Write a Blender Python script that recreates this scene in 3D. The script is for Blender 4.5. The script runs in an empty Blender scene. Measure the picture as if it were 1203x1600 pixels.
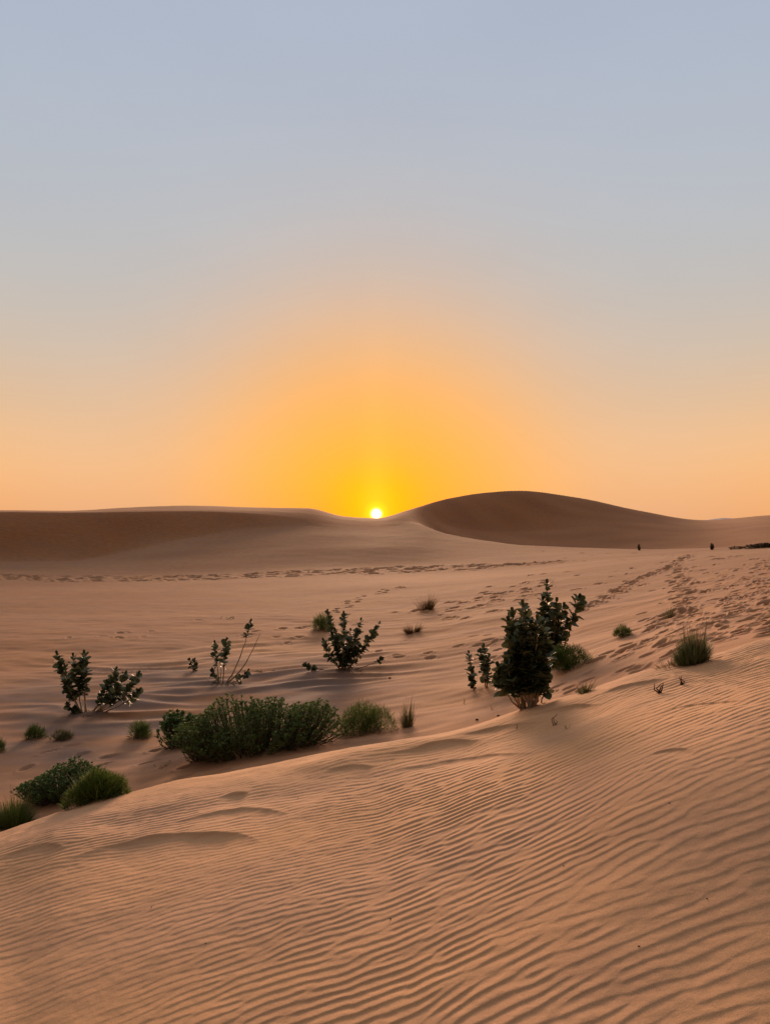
import bpy, math, random
import numpy as np
from mathutils import Vector

random.seed(11)
rng = np.random.default_rng(11)
scene = bpy.context.scene
COL = scene.collection
EYE = 6.0                      # height of the lens above the datum
F, CX, HY = 1155.6, 601.5, 812.0   # focal length, centre column and horizon row of a 1203 x 1600 frame

# ------------------------------------------------------------------ helpers
def lin(r, g, b):
    f = lambda c: (c/255)/12.92 if c/255 <= 0.04045 else ((c/255+0.055)/1.055)**2.4
    return (f(r), f(g), f(b), 1.0)

def sm(t):
    t = np.clip(t, 0, 1)
    return t*t*(3-2*t)

def pchip(xk, yk, x):
    xk = np.asarray(xk, float); yk = np.asarray(yk, float); x = np.asarray(x, float)
    h = np.diff(xk); s = np.diff(yk)/h
    m = np.zeros_like(yk)
    a, b = s[:-1], s[1:]
    ok = a*b > 0
    w1 = 2*h[1:]+h[:-1]; w2 = h[1:]+2*h[:-1]
    with np.errstate(divide='ignore', invalid='ignore'):
        hm = (w1+w2)/(w1/a+w2/b)
    m[1:-1] = np.where(ok, hm, 0)
    m[0], m[-1] = s[0], s[-1]
    xc = np.clip(x, xk[0], xk[-1])
    i = np.clip(np.searchsorted(xk, xc, side='right')-1, 0, len(xk)-2)
    t = (xc-xk[i])/h[i]
    t2, t3 = t*t, t*t*t
    return (2*t3-3*t2+1)*yk[i] + (t3-2*t2+t)*h[i]*m[i] + (-2*t3+3*t2)*yk[i+1] + (t3-t2)*h[i]*m[i+1]

_perm = rng.permutation(512); _perm = np.concatenate([_perm, _perm, _perm[:4]])
_ga = rng.uniform(0, 2*math.pi, 512); _gx, _gy = np.cos(_ga), np.sin(_ga)
def noise(x, y):
    x = np.asarray(x, float); y = np.asarray(y, float)
    xi = np.floor(x).astype(np.int64); yi = np.floor(y).astype(np.int64)
    xf, yf = x-xi, y-yi
    xi &= 511; yi &= 511
    u = xf**3*(xf*(xf*6-15)+10); v = yf**3*(yf*(yf*6-15)+10)
    def g(ix, iy, dx, dy):
        k = _perm[_perm[ix & 511] + (iy & 511)]
        return _gx[k]*dx+_gy[k]*dy
    n0 = g(xi, yi, xf, yf)*(1-u)+g(xi+1, yi, xf-1, yf)*u
    n1 = g(xi, yi+1, xf, yf-1)*(1-u)+g(xi+1, yi+1, xf-1, yf-1)*u
    return (n0*(1-v)+n1*v)*1.5

# ------------------------------------------------------------------ terrain survey
# each row: heading column X, then for every survey line the (depth d, picture row y) or ('z', d, z)
def P(d, y): return (d, -(y-HY)/F*d)
def Z(d, z): return (d, z)
SURV = {
 #        foot of frame   mid              crest           behind        valley 1       valley 2        valley 3        trail           S0             S1(foot)        S2(brink)       S2b             S3 crest
 -400: [Z(2.9,-1.98), Z(3.8,-2.15), P(4.6,1400), Z(7.0,-3.75), Z(11,-4.5), Z(18,-4.65), Z(38,-4.6), Z(62,-4.6), Z(70,-4.6), P(76,878), P(84,802), P(90,800), P(100,798)],
    0: [Z(2.9,-1.94), Z(3.8,-2.02), P(4.9,1308), Z(6.9,-3.30), Z(11,-4.4), Z(18,-4.62), Z(38,-4.6), P(64,897), Z(72,-4.55), P(78,878), P(87,800), P(93,798.5), P(103,797)],
  100: [Z(2.8,-1.88), Z(3.8,-1.95), P(5.1,1275), Z(7.0,-3.15), Z(11,-4.3), Z(18,-4.60), Z(38,-4.6), P(64,899), Z(73,-4.5), P(80,877), P(89,801), P(94,799.5), P(104,798)],
  200: [Z(2.75,-1.83), Z(3.8,-1.90), P(5.4,1250), Z(7.3,-3.05), Z(11,-4.2), Z(18,-4.55), Z(38,-4.6), P(64,899), Z(75,-4.2), P(85,860), P(92,800), P(97,796.5), P(107,793)],
  300: [Z(2.7,-1.78), Z(3.8,-1.84), P(5.6,1228), Z(7.6,-2.98), Z(11,-3.95), Z(18,-4.5), Z(38,-4.6), P(64,898), Z(76,-3.9), P(90,840), P(96,799), P(101,795), P(112,790)],
  400: [Z(2.65,-1.74), Z(3.8,-1.79), P(5.65,1212), Z(7.8,-2.92), Z(11,-3.75), Z(18,-4.4), Z(38,-4.55), P(65,895), Z(78,-3.5), P(96,825), P(100,803), P(104,798), P(115,793)],
  480: [Z(2.6,-1.70), Z(3.8,-1.75), P(5.6,1198), Z(7.9,-2.86), Z(11,-3.65), Z(18,-4.3), Z(38,-4.5), P(65,892), Z(80,-3.1), P(98,822), P(102,811), P(107,802), P(117,794)],
  540: [Z(2.55,-1.67), Z(3.8,-1.72), P(5.6,1184), Z(8.0,-2.82), Z(11,-3.6), Z(18,-4.25), Z(38,-4.45), P(65,890), Z(80,-3.0), P(98,826), P(103,819), P(110,812), P(120,807)],
  588: [Z(2.5,-1.64), Z(3.8,-1.70), P(5.6,1176), Z(8.0,-2.78), Z(11,-3.55), Z(18,-4.15), Z(38,-4.35), P(65,889), Z(80,-2.9), P(98,828), P(104,821), P(112,814), P(122,809.5)],
  640: [Z(2.45,-1.61), Z(3.8,-1.65), P(5.6,1165), Z(8.0,-2.74), Z(11,-3.5), Z(18,-4.05), Z(38,-4.25), P(65,888), Z(82,-2.8), P(106,818), P(110,814), P(118,805), P(130,796)],
  700: [Z(2.4,-1.57), Z(3.8,-1.59), P(5.6,1152), Z(8.1,-2.66), Z(11,-3.4), Z(18,-3.9), Z(38,-4.05), P(64,886), Z(82,-3.1), P(100,834.5), Z(118,-2.9), Z(131,-1.0), P(145,779)],
  760: [Z(2.35,-1.53), Z(3.8,-1.52), P(5.6,1138), Z(8.2,-2.56), Z(11,-3.25), Z(18,-3.7), Z(38,-3.8), P(62,884), Z(78,-3.35), P(94,845), Z(122,-4.2), Z(139,-2.2), P(157,769.5)],
  820: [Z(2.3,-1.49), Z(3.8,-1.46), P(5.6,1122), Z(8.2,-2.40), Z(11,-3.05), Z(18,-3.45), Z(38,-3.6), P(60,882), Z(75,-3.4), P(90,852.5), Z(126,-4.8), Z(146,-2.4), P(165,766.8)],
  900: [Z(2.25,-1.44), Z(3.8,-1.35), P(5.6,1098), Z(8.3,-2.18), Z(11,-2.7), Z(18,-3.05), Z(36,-3.3), P(56,878), Z(70,-3.25), P(84,856), Z(128,-5.2), Z(150,-1.5), P(174,777)],
 1000: [Z(2.2,-1.38), Z(3.8,-1.20), P(5.6,1064), Z(8.3,-1.87), Z(11,-2.25), Z(18,-2.6), Z(32,-2.9), P(50,874), Z(62,-2.9), P(76,858.5), Z(122,-5.0), Z(153,-1.0), P(176,798)],
 1100: [Z(2.15,-1.33), Z(3.8,-1.08), P(5.9,1034), Z(8.3,-1.60), Z(11,-1.83), Z(17,-2.1), Z(28,-2.35), P(44,870), Z(55,-2.4), P(66,857), Z(112,-4.4), Z(155,-1.6), P(190,812.6)],
 1203: [Z(2.1,-1.28), Z(3.8,-0.98), P(6.1,1001), Z(8.3,-1.38), Z(10.5,-1.55), Z(15,-1.70), Z(25,-1.9), P(38,866), Z(48,-1.95), P(58,853.5), Z(100,-3.4), Z(150,-0.6), P(190,805)],
 1600: [Z(2.0,-1.20), Z(3.4,-0.75), P(5.4,960), Z(7.2,-0.85), Z(9.5,-0.9), Z(14,-0.95), Z(23,-1.0), Z(34,-1.1), Z(42,-1.1), Z(52,-1.2), Z(90,-2.6), Z(140,0.5), P(185,790)],
}
Xs = sorted(SURV)
azk, Rk, Zk = [], [], []
for X in Xs:
    a = math.atan((X-CX)/F); c = math.cos(a)
    row = [(0.0, -1.6)] + [(d/c, z) for d, z in SURV[X]]
    d3, z3 = row[-1]
    row += [(d3*1.3, z3-4.0), (d3*2.2, -8.0), (900, -8.5), (2500, -9.0), (6000, -12.0)]
    azk.append(a); Rk.append([p[0] for p in row]); Zk.append([p[1] for p in row])
azk = [-math.pi, -1.9] + azk + [1.9, math.pi]
mR = (np.array(Rk[0])+np.array(Rk[-1]))/2; mZ = (np.array(Zk[0])+np.array(Zk[-1]))/2
Rk = [mR, Rk[0]] + Rk + [Rk[-1], mR]; Zk = [mZ, Zk[0]] + Zk + [Zk[-1], mZ]
azk = np.array(azk); Rk = np.array(Rk, float); Zk = np.array(Zk, float)
NK = Rk.shape[1]

def controls(az):
    az = np.asarray(az, float)
    return (np.stack([pchip(azk, Rk[:, k], az) for k in range(NK)], -1),
            np.stack([pchip(azk, Zk[:, k], az) for k in range(NK)], -1))

def undulate(x, y):
    """soft swells of wind-blown sand, growing with distance from the camera"""
    r = np.hypot(x, y)
    n = noise(x*0.45+3.1, y*0.6+8.7)*0.05*sm((r-2)/5)*(1-.75*sm((r-22)/20))
    n = n + noise(x*0.11+1.7, y*0.2+4.4)*0.075*sm((r-7)/14)*(1-.7*sm((r-24)/20))
    n = n + noise(x*0.03+9.2, y*0.045+2.2)*0.4*sm((r-28)/40)*(1-sm((r-52)/16)*.9)
    n = n + (noise(x*1.15+13, y*1.5+7)*.030+noise(x*2.7+1, y*3.4)*.010)*np.exp(-((r-5.9)/1.3)**2)
    # wind streaks and low transverse ridges on the valley floor
    xx = x*.5+y*.12; yy = y-0.10*x+1.4*noise(x*.16, y*.16)+.15*noise(x*.7+3, y*.7)
    v = sm((r-9.5)/4)*(1-sm((r-34)/16))
    ridge = 1-np.abs(noise(xx*.45+20.3, yy*1.15+5.5))*2.0
    lf = np.exp(-(((x+4.5)/6)**2+((y-21)/7)**2)**2)*1.15+.05
    n = n + ridge*0.036*v*lf*(.15+1.5*sm(noise(x*.26+41, y*.42+12)+.45))
    n = n + noise(x*.8+7, y*2.2+15)*0.014*v + noise(x*1.9+5, y*2.6+2)*.006*v
    return n

def profile(az, r):
    rk, zk = controls(az)
    z = pchip(rk, zk, r)
    zl = np.interp(r, rk, zk)
    w = 0.55*sm((r-rk[9])/6)*(1-sm((r-rk[13])/30))     # keep brinks of the far dunes crisp
    z = z*(1-w)+zl*w
    return z + undulate(r*np.sin(az), r*np.cos(az))

RFINE = np.exp(np.linspace(math.log(1.2), math.log(400), 5000))
def hit(X, y):
    """the point of the sand where the sight line of picture column X and row y lands (world space)"""
    az = math.atan((X-CX)/F)
    z = profile(az, RFINE)
    yp = HY - F*z/(RFINE*math.cos(az))
    i = np.argmax(yp <= y)
    r = RFINE[i]
    return Vector((r*math.sin(az), r*math.cos(az), z[i]+EYE))
def at(X, d):
    az = math.atan((X-CX)/F); r = d/math.cos(az)
    return Vector((r*math.sin(az), d, float(profile(az, np.array([r]))[0])+EYE))
def height(x, y):
    return float(profile(math.atan2(x, y), np.array([math.hypot(x, y)]))[0])+EYE

# ------------------------------------------------------------------ terrain mesh
def mat_new(name):
    m = bpy.data.materials.new(name); m.use_nodes = True
    nt = m.node_tree
    return m, nt, nt.nodes['Principled BSDF']

def ramp(nt, stops, interp='LINEAR'):
    n = nt.nodes.new('ShaderNodeValToRGB'); n.color_ramp.interpolation = interp
    e = n.color_ramp.elements
    while len(e) < len(stops): e.new(0.5)
    for el, (p, c) in zip(e, stops):
        el.position = p; el.color = c if len(c) == 4 else (*c, 1)
    return n

def build_terrain():
    dens = np.radians(32.0)
    inner = np.linspace(-dens, dens, 1080)
    step = inner[1]-inner[0]
    outer, a = [], dens
    while a < math.pi-0.012:
        step = min(step*1.12, 0.03); a += step; outer.append(a)
    outer = np.array(outer)
    if outer[-1] > math.pi-0.004: outer = outer[:-1]
    az = np.concatenate([-outer[::-1], inner, outer])
    # rings: even in the picture near by, even in log distance far away
    rr = np.exp(np.linspace(math.log(0.25), math.log(6000), 60000))
    den = 1.0*1.75*F/rr**2*(rr > 1.7)*1.05 + np.where((rr > 1.7) & (rr < 240), 120/rr, 18/rr) + 70/rr*((rr > 70) & (rr < 200))
    cum = np.concatenate([[0], np.cumsum((den[1:]+den[:-1])/2*np.diff(rr))])
    n = int(cum[-1]); r = np.interp(np.linspace(0, cum[-1], n), cum, rr)
    NA, NR = len(az), len(r)
    print('terrain', NA, NR, NA*NR)
    rk, zk = controls(az)
    Zg = np.empty((NA, NR))
    for i in range(NA):
        z = pchip(rk[i], zk[i], r); zl = np.interp(r, rk[i], zk[i])
        w = 0.55*sm((r-rk[i][9])/6)*(1-sm((r-rk[i][13])/30))
        Zg[i] = z*(1-w)+zl*w
    Xg = r[None, :]*np.sin(az)[:, None]; Yg = r[None, :]*np.cos(az)[:, None]
    Rg = np.broadcast_to(r[None, :], Xg.shape)
    Zg += undulate(Xg, Yg)
    crest = rk[:, 3][:, None]
    # little slip faces on the near dune
    calm = np.zeros_like(Zg)
    for pts, A, L in STEPS:
        w3 = [hit(*p) for p in pts]
        xs = np.array([p.x for p in w3]); ys = np.array([p.y for p in w3]); o = np.argsort(xs); xs, ys = xs[o], ys[o]
        x0, x1 = xs[0], xs[-1]; span = x1-x0
        sel = (Rg < 14) & (Xg > x0-.1*span) & (Xg < x1+.1*span) & (Yg > ys.min()-2) & (Yg < ys.max()+4)
        x, y = Xg[sel], Yg[sel]
        t = (x-x0)/span; L = L*.62
        L = L*(.38+.72*np.clip(t, 0, 1)); win = sm(t/.55)*sm((1-t)/.22)*(.8+.5*noise(x*2.2+3, y*.4))
        s = pchip(xs, ys, x)-y + 0.012*noise(x*5, y*2)      # > 0 on the camera's side
        s = s+.03*noise(x*2.3+7, y*.8)+.018*noise(x*6, y*2)
        sp = np.maximum(s, 0)
        h = .34*np.where(s < 0, np.exp(np.minimum(s, 0)/(L*7))*sm((s+L*20)/(L*9)), np.exp(-sp/(L*.32)))
        h = h-.66*(1-np.exp(-sp/(L*.30)))*np.exp(-(sp/(L*5.5))**2)
        Zg[sel] += A*win*h
        calm[sel] = np.maximum(calm[sel], win*sm((s+.05)/.05)*(1-sm((s-L*.5)/(L*1.3))))
    # wind ripples: a narrow band of plane waves, normalised, so crests fork and end as real ripples do
    near = Rg < 10.5
    x, y = Xg[near], Yg[near]
    wx = x + 0.10*noise(x*.7+2, y*.7+5); wy = y + 0.13*noise(x*.55+8, y*.55+1) + 0.035*noise(x*1.6+4, y*1.6+9)
    def band(lam, ang, seed, n=26, dk=.13, da=.13):
        g = np.random.default_rng(seed)
        A = np.zeros(x.shape, complex)
        for _ in range(n):
            k = 2*math.pi/lam*(1+g.normal(0, dk)); a = math.radians(ang)+g.normal(0, da)
            A += np.exp(1j*((-math.sin(a)*wx+math.cos(a)*wy)*k+g.uniform(0, 6.28)))
        return A
    side = sm((x+0.25*y-.2+.5*noise(x*.6+30, y*.6))/1.6)
    A = band(.050, 12, 5)*(1-side) + band(.068, 9, 6, dk=.17, da=.16)*side
    ph = np.angle(A)
    mag = np.abs(A)/np.sqrt(26)
    amp = np.clip(mag*1.5, 0, 1)
    prof = sum(np.sin(n_*ph)*.58**(n_-1)/n_ for n_ in range(1, 8))   # steep towards the camera, long gentle backs
    cr = np.broadcast_to(crest, Xg.shape)[near]
    fade = 1-sm((Rg[near]-cr*.99)/(.9))*.85
    patch = .42+.80*sm(.5+1.25*noise(x*.42+11, y*.5+3)+.35*noise(x*1.3, y*1.3+50))
    patch *= 1-.6*np.exp(-((x+1.3)/.6)**2-((y-2.75)/.35)**2)
    patch *= 1-.55*np.exp(-((x-1.35)/.9)**2-((y-4.75)/.5)**2)
    lam = .050*(1-side)+.068*side
    dz = prof*amp*fade*patch*lam*RIPPLE*(1-.7*calm[near])
    dz += .0008*noise(x*26, y*26)+.0003*noise(x*61+3, y*61)+.0022*noise(x*9+3, y*9)
    Zg[near] += dz
    # footprints
    for (px, py, ln, wd, dp, ori) in FOOT:
        rr_, aa = math.hypot(px, py), math.atan2(px, py)
        e = ln*1.9
        i0, i1 = np.searchsorted(az, [aa-e/rr_, aa+e/rr_]); j0, j1 = np.searchsorted(r, [rr_-e, rr_+e])
        if i1 <= i0 or j1 <= j0: continue
        xx = Xg[i0:i1, j0:j1]-px; yy = Yg[i0:i1, j0:j1]-py
        u = (xx*math.cos(ori)+yy*math.sin(ori))/ln*2; v = (-xx*math.sin(ori)+yy*math.cos(ori))/wd*2
        q = np.sqrt(u*u+v*v)
        Zg[i0:i1, j0:j1] += dp*(-np.exp(-q**3.2*1.0) + .25*np.exp(-((q-1.45)/.38)**2))
    # sand banked against the shrubs
    for (px, py, rad, hh) in MOUNDS:
        q = ((Xg-px)**2+((Yg-py))**2)/rad**2
        s = q < 6
        Zg[s] += hh*np.exp(-q[s]*1.3)
    # greyer sand of the hollow on the left
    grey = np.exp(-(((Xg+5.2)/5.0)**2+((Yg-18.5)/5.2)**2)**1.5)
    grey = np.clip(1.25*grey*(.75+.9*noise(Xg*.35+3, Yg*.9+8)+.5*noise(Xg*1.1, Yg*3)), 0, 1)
    # darker sand everywhere beyond the near crest; pale sand on the near dune
    dark_mask = sm((Rg-crest*1.02)/1.2+.25*noise(Xg*.8, Yg*.8+9))*(.85+.3*noise(Xg*.09+2, Yg*.16))
    verts = np.empty((NA*NR+1, 3), np.float32)
    verts[:-1, 0] = Xg.ravel(); verts[:-1, 1] = Yg.ravel(); verts[:-1, 2] = Zg.ravel()+EYE
    verts[-1] = (0, 0, -1.6+EYE)
    ii = np.arange(NA); jj = np.arange(NR-1)
    I, J = np.meshgrid(ii, jj, indexing='ij'); I2 = (I+1) % NA
    quads = np.stack([I*NR+J, I*NR+J+1, I2*NR+J+1, I2*NR+J], -1).reshape(-1, 4)
    tris = np.stack([np.full(NA, NA*NR), ii*NR, ((ii+1) % NA)*NR], -1)
    me = bpy.data.meshes.new('sand_terrain')
    me.vertices.add(len(verts)); me.vertices.foreach_set('co', verts.ravel())
    nl = quads.size+tris.size
    me.loops.add(nl); me.loops.foreach_set('vertex_index', np.concatenate([quads.ravel(), tris.ravel()]).astype(np.int32))
    npoly = len(quads)+len(tris)
    me.polygons.add(npoly)
    st = np.concatenate([np.arange(len(quads))*4, len(quads)*4+np.arange(len(tris))*3]).astype(np.int32)
    me.polygons.foreach_set('loop_start', st)
    me.polygons.foreach_set('use_smooth', np.ones(npoly, bool))
    at_ = me.attributes.new('grey_sand', 'FLOAT', 'POINT')
    at_.data.foreach_set('value', np.concatenate([grey.ravel(), [0]]).astype(np.float32))
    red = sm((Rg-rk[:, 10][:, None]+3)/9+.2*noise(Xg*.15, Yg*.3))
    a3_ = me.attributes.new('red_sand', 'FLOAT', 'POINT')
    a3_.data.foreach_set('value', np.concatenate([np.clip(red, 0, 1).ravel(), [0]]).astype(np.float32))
    a2_ = me.attributes.new('dark_sand', 'FLOAT', 'POINT')
    a2_.data.foreach_set('value', np.concatenate([np.clip(dark_mask, 0, 1).ravel(), [0]]).astype(np.float32))
    me.update(); me.validate()
    o = bpy.data.objects.new('sand_terrain', me); COL.objects.link(o)
    o['kind'] = 'structure'; o['label'] = 'rippled orange desert sand rising to the dunes on the skyline'; o['category'] = 'ground'
    me.materials.append(sand_material())
    return o

def sand_material():
    m, nt, b = mat_new('sand')
    N = nt.nodes; L = nt.links.new
    geo = N.new('ShaderNodeNewGeometry')
    def nz(scale, detail, sc=(1, 1, 1), rough=.55):
        mp = N.new('ShaderNodeMapping'); mp.inputs['Scale'].default_value = sc
        L(geo.outputs['Position'], mp.inputs['Vector'])
        n = N.new('ShaderNodeTexNoise'); n.inputs['Scale'].default_value = scale; n.inputs['Detail'].default_value = detail
        n.inputs['Roughness'].default_value = rough
        L(mp.outputs['Vector'], n.inputs['Vector']); return n
    big = nz(.5, 4, (.6, 1.3, 1)); mid = nz(3.2, 5, (.5, 1.2, 1)); fine = nz(320, 2)
    r1 = ramp(nt, [(.36, SAND_A), (.64, SAND_B)]); L(big.outputs['Fac'], r1.inputs['Fac'])
    r2 = ramp(nt, [(.3, (.86, .86, .88)), (.7, (1.1, 1.08, 1.05))]); L(mid.outputs['Fac'], r2.inputs['Fac'])
    r3 = ramp(nt, [(.25, (.78, .76, .74)), (.75, (1.2, 1.21, 1.22))]); L(fine.outputs['Fac'], r3.inputs['Fac'])
    def mul(a, c):
        n = N.new('ShaderNodeMix'); n.data_type = 'RGBA'; n.blend_type = 'MULTIPLY'; n.inputs[0].default_value = 1
        L(a, n.inputs[6]); L(c, n.inputs[7]); return n.outputs[2]
    c = mul(mul(r1.outputs['Color'], r2.outputs['Color']), r3.outputs['Color'])
    oa = N.new('ShaderNodeAttribute'); oa.attribute_name = 'dark_sand'
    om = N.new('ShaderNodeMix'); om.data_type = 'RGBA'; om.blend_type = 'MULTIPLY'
    L(oa.outputs['Fac'], om.inputs[0]); L(c, om.inputs[6]); om.inputs[7].default_value = SAND_DARK; c = om.outputs[2]
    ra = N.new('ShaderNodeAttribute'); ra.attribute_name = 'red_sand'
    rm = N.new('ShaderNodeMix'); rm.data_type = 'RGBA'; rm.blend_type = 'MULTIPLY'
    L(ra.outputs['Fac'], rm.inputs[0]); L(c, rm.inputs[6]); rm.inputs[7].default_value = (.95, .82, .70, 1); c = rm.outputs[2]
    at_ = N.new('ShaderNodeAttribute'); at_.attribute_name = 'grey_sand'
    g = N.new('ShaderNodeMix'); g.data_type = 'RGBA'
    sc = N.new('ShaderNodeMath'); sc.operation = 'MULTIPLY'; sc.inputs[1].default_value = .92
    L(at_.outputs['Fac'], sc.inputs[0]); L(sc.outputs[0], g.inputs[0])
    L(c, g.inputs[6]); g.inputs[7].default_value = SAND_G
    L(g.outputs[2], b.inputs['Base Color'])
    b.inputs['Roughness'].default_value = .95; b.inputs['Specular IOR Level'].default_value = .12
    bp = N.new('ShaderNodeBump'); bp.inputs['Strength'].default_value = .22; bp.inputs['Distance'].default_value = .004
    grit = nz(140, 3)
    b2 = N.new('ShaderNodeBump'); b2.inputs['Strength'].default_value = .2; b2.inputs['Distance'].default_value = .005
    L(grit.outputs['Fac'], b2.inputs['Height'])
    L(fine.outputs['Fac'], bp.inputs['Height']); L(b2.outputs['Normal'], bp.inputs['Normal']); L(bp.outputs['Normal'], b.inputs['Normal'])
    return m

SAND_A = (.58, .33, .185); SAND_B = (.55, .327, .212); SAND_DARK = (.69, .61, .60, 1); SAND_G = (.21, .145, .13, 1)
RIPPLE = .035
STEPS = [
 ([(60,1356),(130,1334),(200,1316),(260,1304),(330,1298),(370,1301),(420,1316)], .040, .22),
 ([(240,1298),(290,1282),(350,1268),(395,1263),(460,1270)], .024, .16),
 ([(-40,1356),(30,1330),(68,1320),(110,1326)], .028, .16),
 ([(335,1250),(362,1242),(392,1240)], .022, .10),
 ([(500,1207),(545,1196),(590,1197)], .024, .12),
 ([(600,1180),(690,1157),(760,1156)], .034, .2),
 ([(690,1152),(790,1136),(865,1126)], .020, .14),
 ([(820,1122),(890,1104),(945,1099)], .026, .15),
 ([(920,1092),(1000,1066),(1045,1059)], .024, .12),
 ([(1030,1110),(1090,1100),(1170,1094)], .014, .06),
 ([(1010,1181),(1045,1172),(1080,1170)], .010, .05),
 ([(560,1215),(690,1188),(860,1172)], .014, .16),
]
# ------------------------------------------------------------------ footprints (positions on the sand)
FOOT = []
def trail(pts, step, ln, wd, dp, jit=.12, both=True, n_side=.14):
    w = [hit(*p) for p in pts]
    side = 1
    for a, b in zip(w[:-1], w[1:]):
        d = (b-a); d.z = 0; D = d.length; d.normalize(); nrm = Vector((-d.y, d.x, 0))
        t = 0
        while t < D:
            p = a.lerp(b, t/D) + nrm*side*n_side*(1 if both else 0) + Vector((random.gauss(0, jit), random.gauss(0, jit), 0))
            FOOT.append((p.x, p.y, ln*random.uniform(.8, 1.25), wd*random.uniform(.8, 1.25), 1.5*dp*random.uniform(.6, 1.25), math.atan2(d.y, d.x)+random.gauss(0, .25)))
            side = -side; t += step*random.uniform(.75, 1.3)
def scatter(pts, n, spread, ln=.34, wd=.2, dp=.05):
    for _ in range(n):
        i = random.randrange(len(pts)-1); t = random.random()
        X = pts[i][0]*(1-t)+pts[i+1][0]*t+random.gauss(0, spread); y = pts[i][1]*(1-t)+pts[i+1][1]*t+random.gauss(0, spread*.6)
        p = hit(X, y)
        if p.y < 7.5 or p.y > 80: continue
        if any((p.x-f[0])**2+(p.y-f[1])**2 < (ln*1.05)**2 for f in FOOT[-400:]): continue
        FOOT.append((p.x, p.y, ln*random.uniform(.7, 1.4), wd*random.uniform(.7, 1.4), 1.45*dp*random.uniform(.5, 1.3), random.gauss(.5, .5)))
def make_footprints():
    for off in (-2, 1, 4):
        trail([(-120,900+off),(0,901+off),(150,904+off),(300,902+off),(400,898+off),(500,894+off),(590,890+off),(660,888+off),(740,885+off),(820,882),(880,877)], 1.0, 1.0, .8, .17, jit=.45, n_side=.3)
    trail([(640,958),(700,944),(760,934),(800,924),(850,905)], .9, .5, .4, .10, jit=.5)
    scatter([(690,968),(740,952),(800,930),(860,905),(920,880)], 46, 17, .5, .34, .11)
    trail([(910,953),(950,932),(985,911),(1010,900),(1050,884),(1088,866)], .60, .5, .34, .14, jit=.06)
    trail([(1040,975),(1062,955),(1068,930),(1060,905),(1058,888)], .6, .46, .32, .11, jit=.15)
    scatter([(1080,990),(1120,965),(1160,930),(1203,895),(1240,880)], 190, 24, .32, .17, .105)
    scatter([(1190,985),(1215,940),(1225,900)], 90, 24, .30, .17, .105)
    scatter([(1100,1000),(1160,975),(1210,950)], 60, 14, .28, .16, .09)
    scatter([(960,900),(1060,920),(1150,905),(1203,880)], 60, 34, .36, .2, .08)
    scatter([(1000,985),(1060,945),(1120,920)], 40, 26, .32, .18, .07)
    scatter([(930,1035),(1000,1020),(1060,985),(1090,960)], 40, 16, .32, .17, .08)
    scatter([(950,1060),(1010,1045)], 9, 9, .3, .2, .05)
    trail([(520,962),(556,940),(600,922),(640,915)], .7, .42, .3, .075, jit=.25)
    trail([(395,990),(440,985),(480,978)], .8, .4, .28, .06, jit=.3)
    scatter([(600,1012),(680,1022),(760,1000),(780,1030)], 16, 16, .34, .2, .045)
    scatter([(350,990),(440,990),(620,960)], 14, 12, .36, .22, .05)
    scatter([(60,985),(170,1003),(330,960)], 7, 10, .36, .2, .05)
    scatter([(860,1075),(930,1080),(900,1050)], 12, 12, .26, .16, .04)
    scatter([(820,860),(1000,868),(1080,875),(1150,880)], 26, 10, .5, .4, .08)
    scatter([(20,1190),(110,1185),(250,1190),(330,1215)], 16, 14, .3, .14, .035)
MOUNDS = []

# ------------------------------------------------------------------ plant materials
def leaf_material(name, c1, c2, rough=.55, trans=.15, scale=9):
    m, nt, b = mat_new(name)
    N = nt.nodes; L = nt.links.new
    geo = N.new('ShaderNodeNewGeometry')
    n = N.new('ShaderNodeTexNoise'); n.inputs['Scale'].default_value = scale; n.inputs['Detail'].default_value = 2
    L(geo.outputs['Position'], n.inputs['Vector'])
    ad = N.new('ShaderNodeMath'); ad.operation = 'MULTIPLY_ADD'; ad.inputs[1].default_value = .5; ad.inputs[2].default_value = -.25
    L(geo.outputs['Random Per Island'], ad.inputs[0])
    s = N.new('ShaderNodeMath'); L(n.outputs['Fac'], s.inputs[0]); L(ad.outputs[0], s.inputs[1])
    r = ramp(nt, [(.25, c1), (.75, c2)]); L(s.outputs[0], r.inputs['Fac'])
    L(r.outputs['Color'], b.inputs['Base Color'])
    b.inputs['Roughness'].default_value = rough; b.inputs['Specular IOR Level'].default_value = .25
    if trans:
        tr = N.new('ShaderNodeBsdfTranslucent'); L(r.outputs['Color'], tr.inputs['Color'])
        mx = N.new('ShaderNodeMixShader'); mx.inputs[0].default_value = trans
        out = N['Material Output']
        L(b.outputs[0], mx.inputs[1]); L(tr.outputs[0], mx.inputs[2]); L(mx.outputs[0], out.inputs['Surface'])
    return m

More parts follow.
